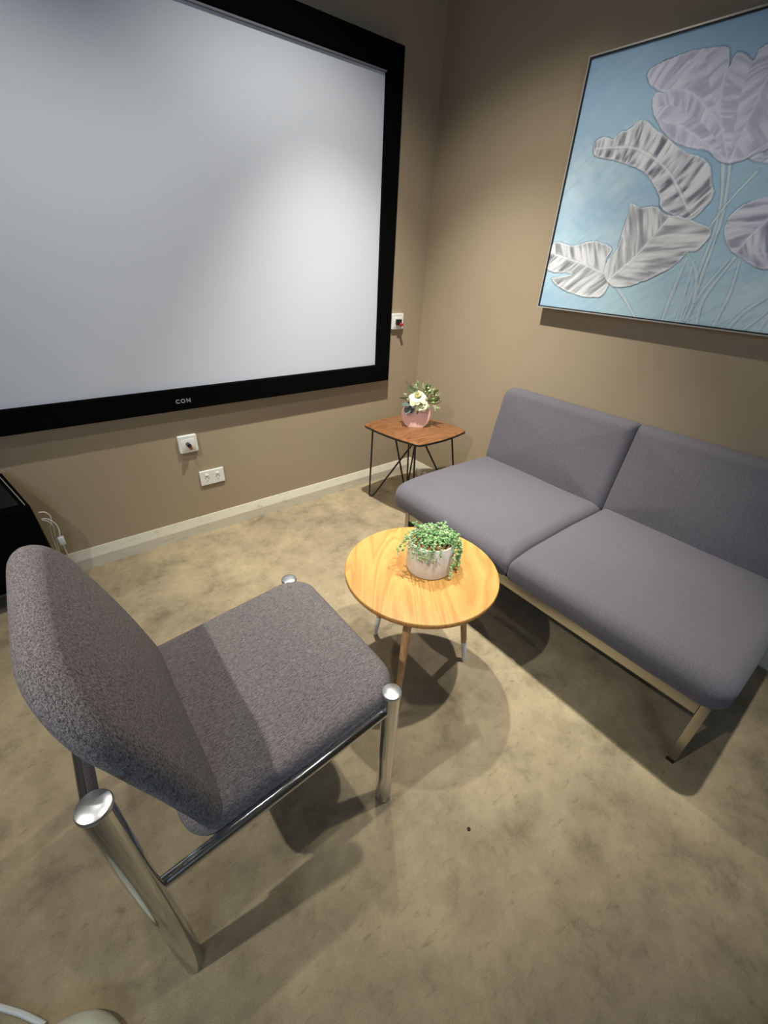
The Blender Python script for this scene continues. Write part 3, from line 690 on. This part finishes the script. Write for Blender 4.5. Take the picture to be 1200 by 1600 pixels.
    for j,(ex,ez) in enumerate(((.10,.17),(.085,.21),(.07,.225),(.09,.14),(.045,.24),(-.035,.225),(-.01,.24),(.105,.12),(.02,.235))):
        bm = bmesh.new(); p0 = fx(.01,.10,0); p2 = fx(ex,ez,rn.uniform(-.02,.03)); p1 = (p0+p2)/2+Vector((0,0,.03)); pts = [(1-q)**2*p0+2*q*(1-q)*p1+q*q*p2 for q in [k/8 for k in range(9)]]
        add_tube(bm, pts, .0012, 5)
        for p in pts[4:]:
            for _ in range(3):
                e = p+Vector((rn.uniform(-.012,.012),rn.uniform(-.012,.012),rn.uniform(-.008,.014))); add_tube(bm, [p,e], .0006, 4)
        obj('sprig', bm, 'sprig', t)
    for i,(x,z) in enumerate(((.088,.118),(.096,.106),(.100,.096),(.092,.112),(.104,.110),(.084,.124),(.098,.118),(.095,.176),(.06,.20),(.05,.215),(.07,.175),(.085,.16),(.04,.19))):
        bm = bmesh.new(); bmesh.ops.create_icosphere(bm, subdivisions=2, radius=.0042, matrix=Matrix.Translation(fx(x,z,rn.uniform(-.02,0)))); obj('berry', bm, 'cream', t)
build_vase()

# ---------------------------------------------------------------- black sloped case and cables at the left edge
def build_case():
    t = thing('sloped_case', 'black case with sloping glossy top by the left wall behind the chair', 'case', (-2.30,-.12,0))
    T = lambda bm: L(t, bm); x0, x1 = -2.62, -2.022; yf, yb = -.165, -.03
    zf, zk, z0 = .425, .522, .095
    tp_ = .050     # the right side leans in towards the wall
    bm = bmesh.new()
    prof = [(yf,z0,0),(yf,zf-.012,0),(yf+.008,zf,.002),(yb-.01,zk,tp_),(yb,zk-.01,tp_),(yb,z0,0)]
    ring_loft(bm, [[(x0,y,z) for y,z,q in prof],[(x1-q,y,z) for y,z,q in prof]]); obj('case_body', T(bm), 'black_velvet', t, smooth=False)
    sl = Vector((0,yb-.01-(yf+.008),zk-zf)); n = Vector((0,-sl.z,sl.y)).normalized(); o = Vector((0,yf+.008,zf))
    def quad(xa, xb, sa, sb, d0_, d1_, fa=1, fb=1):
        bm = bmesh.new(); rings = []
        for x,f_ in ((xa,fa),(xb,fb)):
            A_ = Vector((x-f_*tp_*sa,0,0))+o+sl*sa; B_ = Vector((x-f_*tp_*sb,0,0))+o+sl*sb; rings.append([A_+n*d0_, B_+n*d0_, B_+n*d1_, A_+n*d1_])
        ring_loft(bm, rings); return bm
    obj('top_panel', T(quad(x0+.02,x1-.026,.08,.95,.0,.004,0)), 'gloss_black', t, smooth=False)
    p = obj('edge_strip', T(quad(x1-.014,x1-.011,.05,.95,.0,.002)), 'strip', t, smooth=False); p['label'] = 'thin grey strip along the right edge'
    for x in (x0+.04,x1-.06):
        for y in (yf+.025,yb-.025):
            bm = bmesh.new(); add_tube(bm, [(x,y,0),(x,y,z0+.01)], .014, 16); obj('leg', T(bm), 'black_metal', t)
build_case()
def bez(pts, m=8):
    pts = [Vector(p) for p in pts]; out = []
    for i in range(len(pts)-1):
        a_,b_,c_,d_ = pts[max(i-1,0)], pts[i], pts[i+1], pts[min(i+2,len(pts)-1)]
        for k in range(m):
            q = k/m; out.append(.5*((2*b_)+(c_-a_)*q+(2*a_-5*b_+4*c_-d_)*q*q+(3*b_-a_-3*c_+d_)*q**3))
    out.append(pts[-1]); return out
cb = thing('power_cable', 'white cable looping out beside the black case to a white plug near the left wall', 'cable', (-2.00,-.05,0))
bm = bmesh.new(); add_tube(bm, bez([(-2.014,-.075,.352),(-1.997,-.07,.345),(-1.986,-.065,.322),(-1.990,-.06,.29),(-2.005,-.055,.25),(-2.008,-.05,.1),(-2.0,-.045,.004)]), .0027, 8)
add_tube(bm, bez([(-2.014,-.085,.328),(-1.996,-.08,.318),(-1.980,-.075,.29),(-1.976,-.07,.255),(-1.982,-.07,.215),(-1.982,-.06,.12),(-1.985,-.05,.02),(-1.99,-.045,.004)]), .0027, 8)
add_tube(bm, bez([(-2.014,-.075,.318),(-1.997,-.07,.300),(-1.990,-.06,.27),(-1.997,-.055,.22),(-2.006,-.05,.10),(-2.01,-.045,.004)]), .0022, 8)
obj('cord', L(cb,bm), 'cable', cb)
bm = bmesh.new(); add_box(bm, (-1.992,-.082,.188), (-1.970,-.062,.222), .003); obj('plug', L(cb,bm), 'cable', cb)

# ---------------------------------------------------------------- cream round base at the bottom edge
rb = thing('round_base', 'cream round plastic base cut off by the bottom left edge of the photo', 'base', (-2.190,-1.611,0))
bm = bmesh.new(); add_lathe(bm, [(.096,0),(.102,.004),(.103,.018),(.098,.026),(.085,.031),(.05,.034),(.002,.035)], n=64); obj('dome', bm, 'cream_plastic', rb)
bm = bmesh.new(); add_tube(bm, bez([(-2.52,-1.14,.005),(-2.40,-1.27,.005),(-2.32,-1.36,.005),(-2.27,-1.413,.005),(-2.235,-1.452,.005),(-2.205,-1.492,.0055)]), .005, 8)
tag(obj('floor_cable', bm, 'cable'), 'white cable on the carpet running to the cream round base', 'cable')
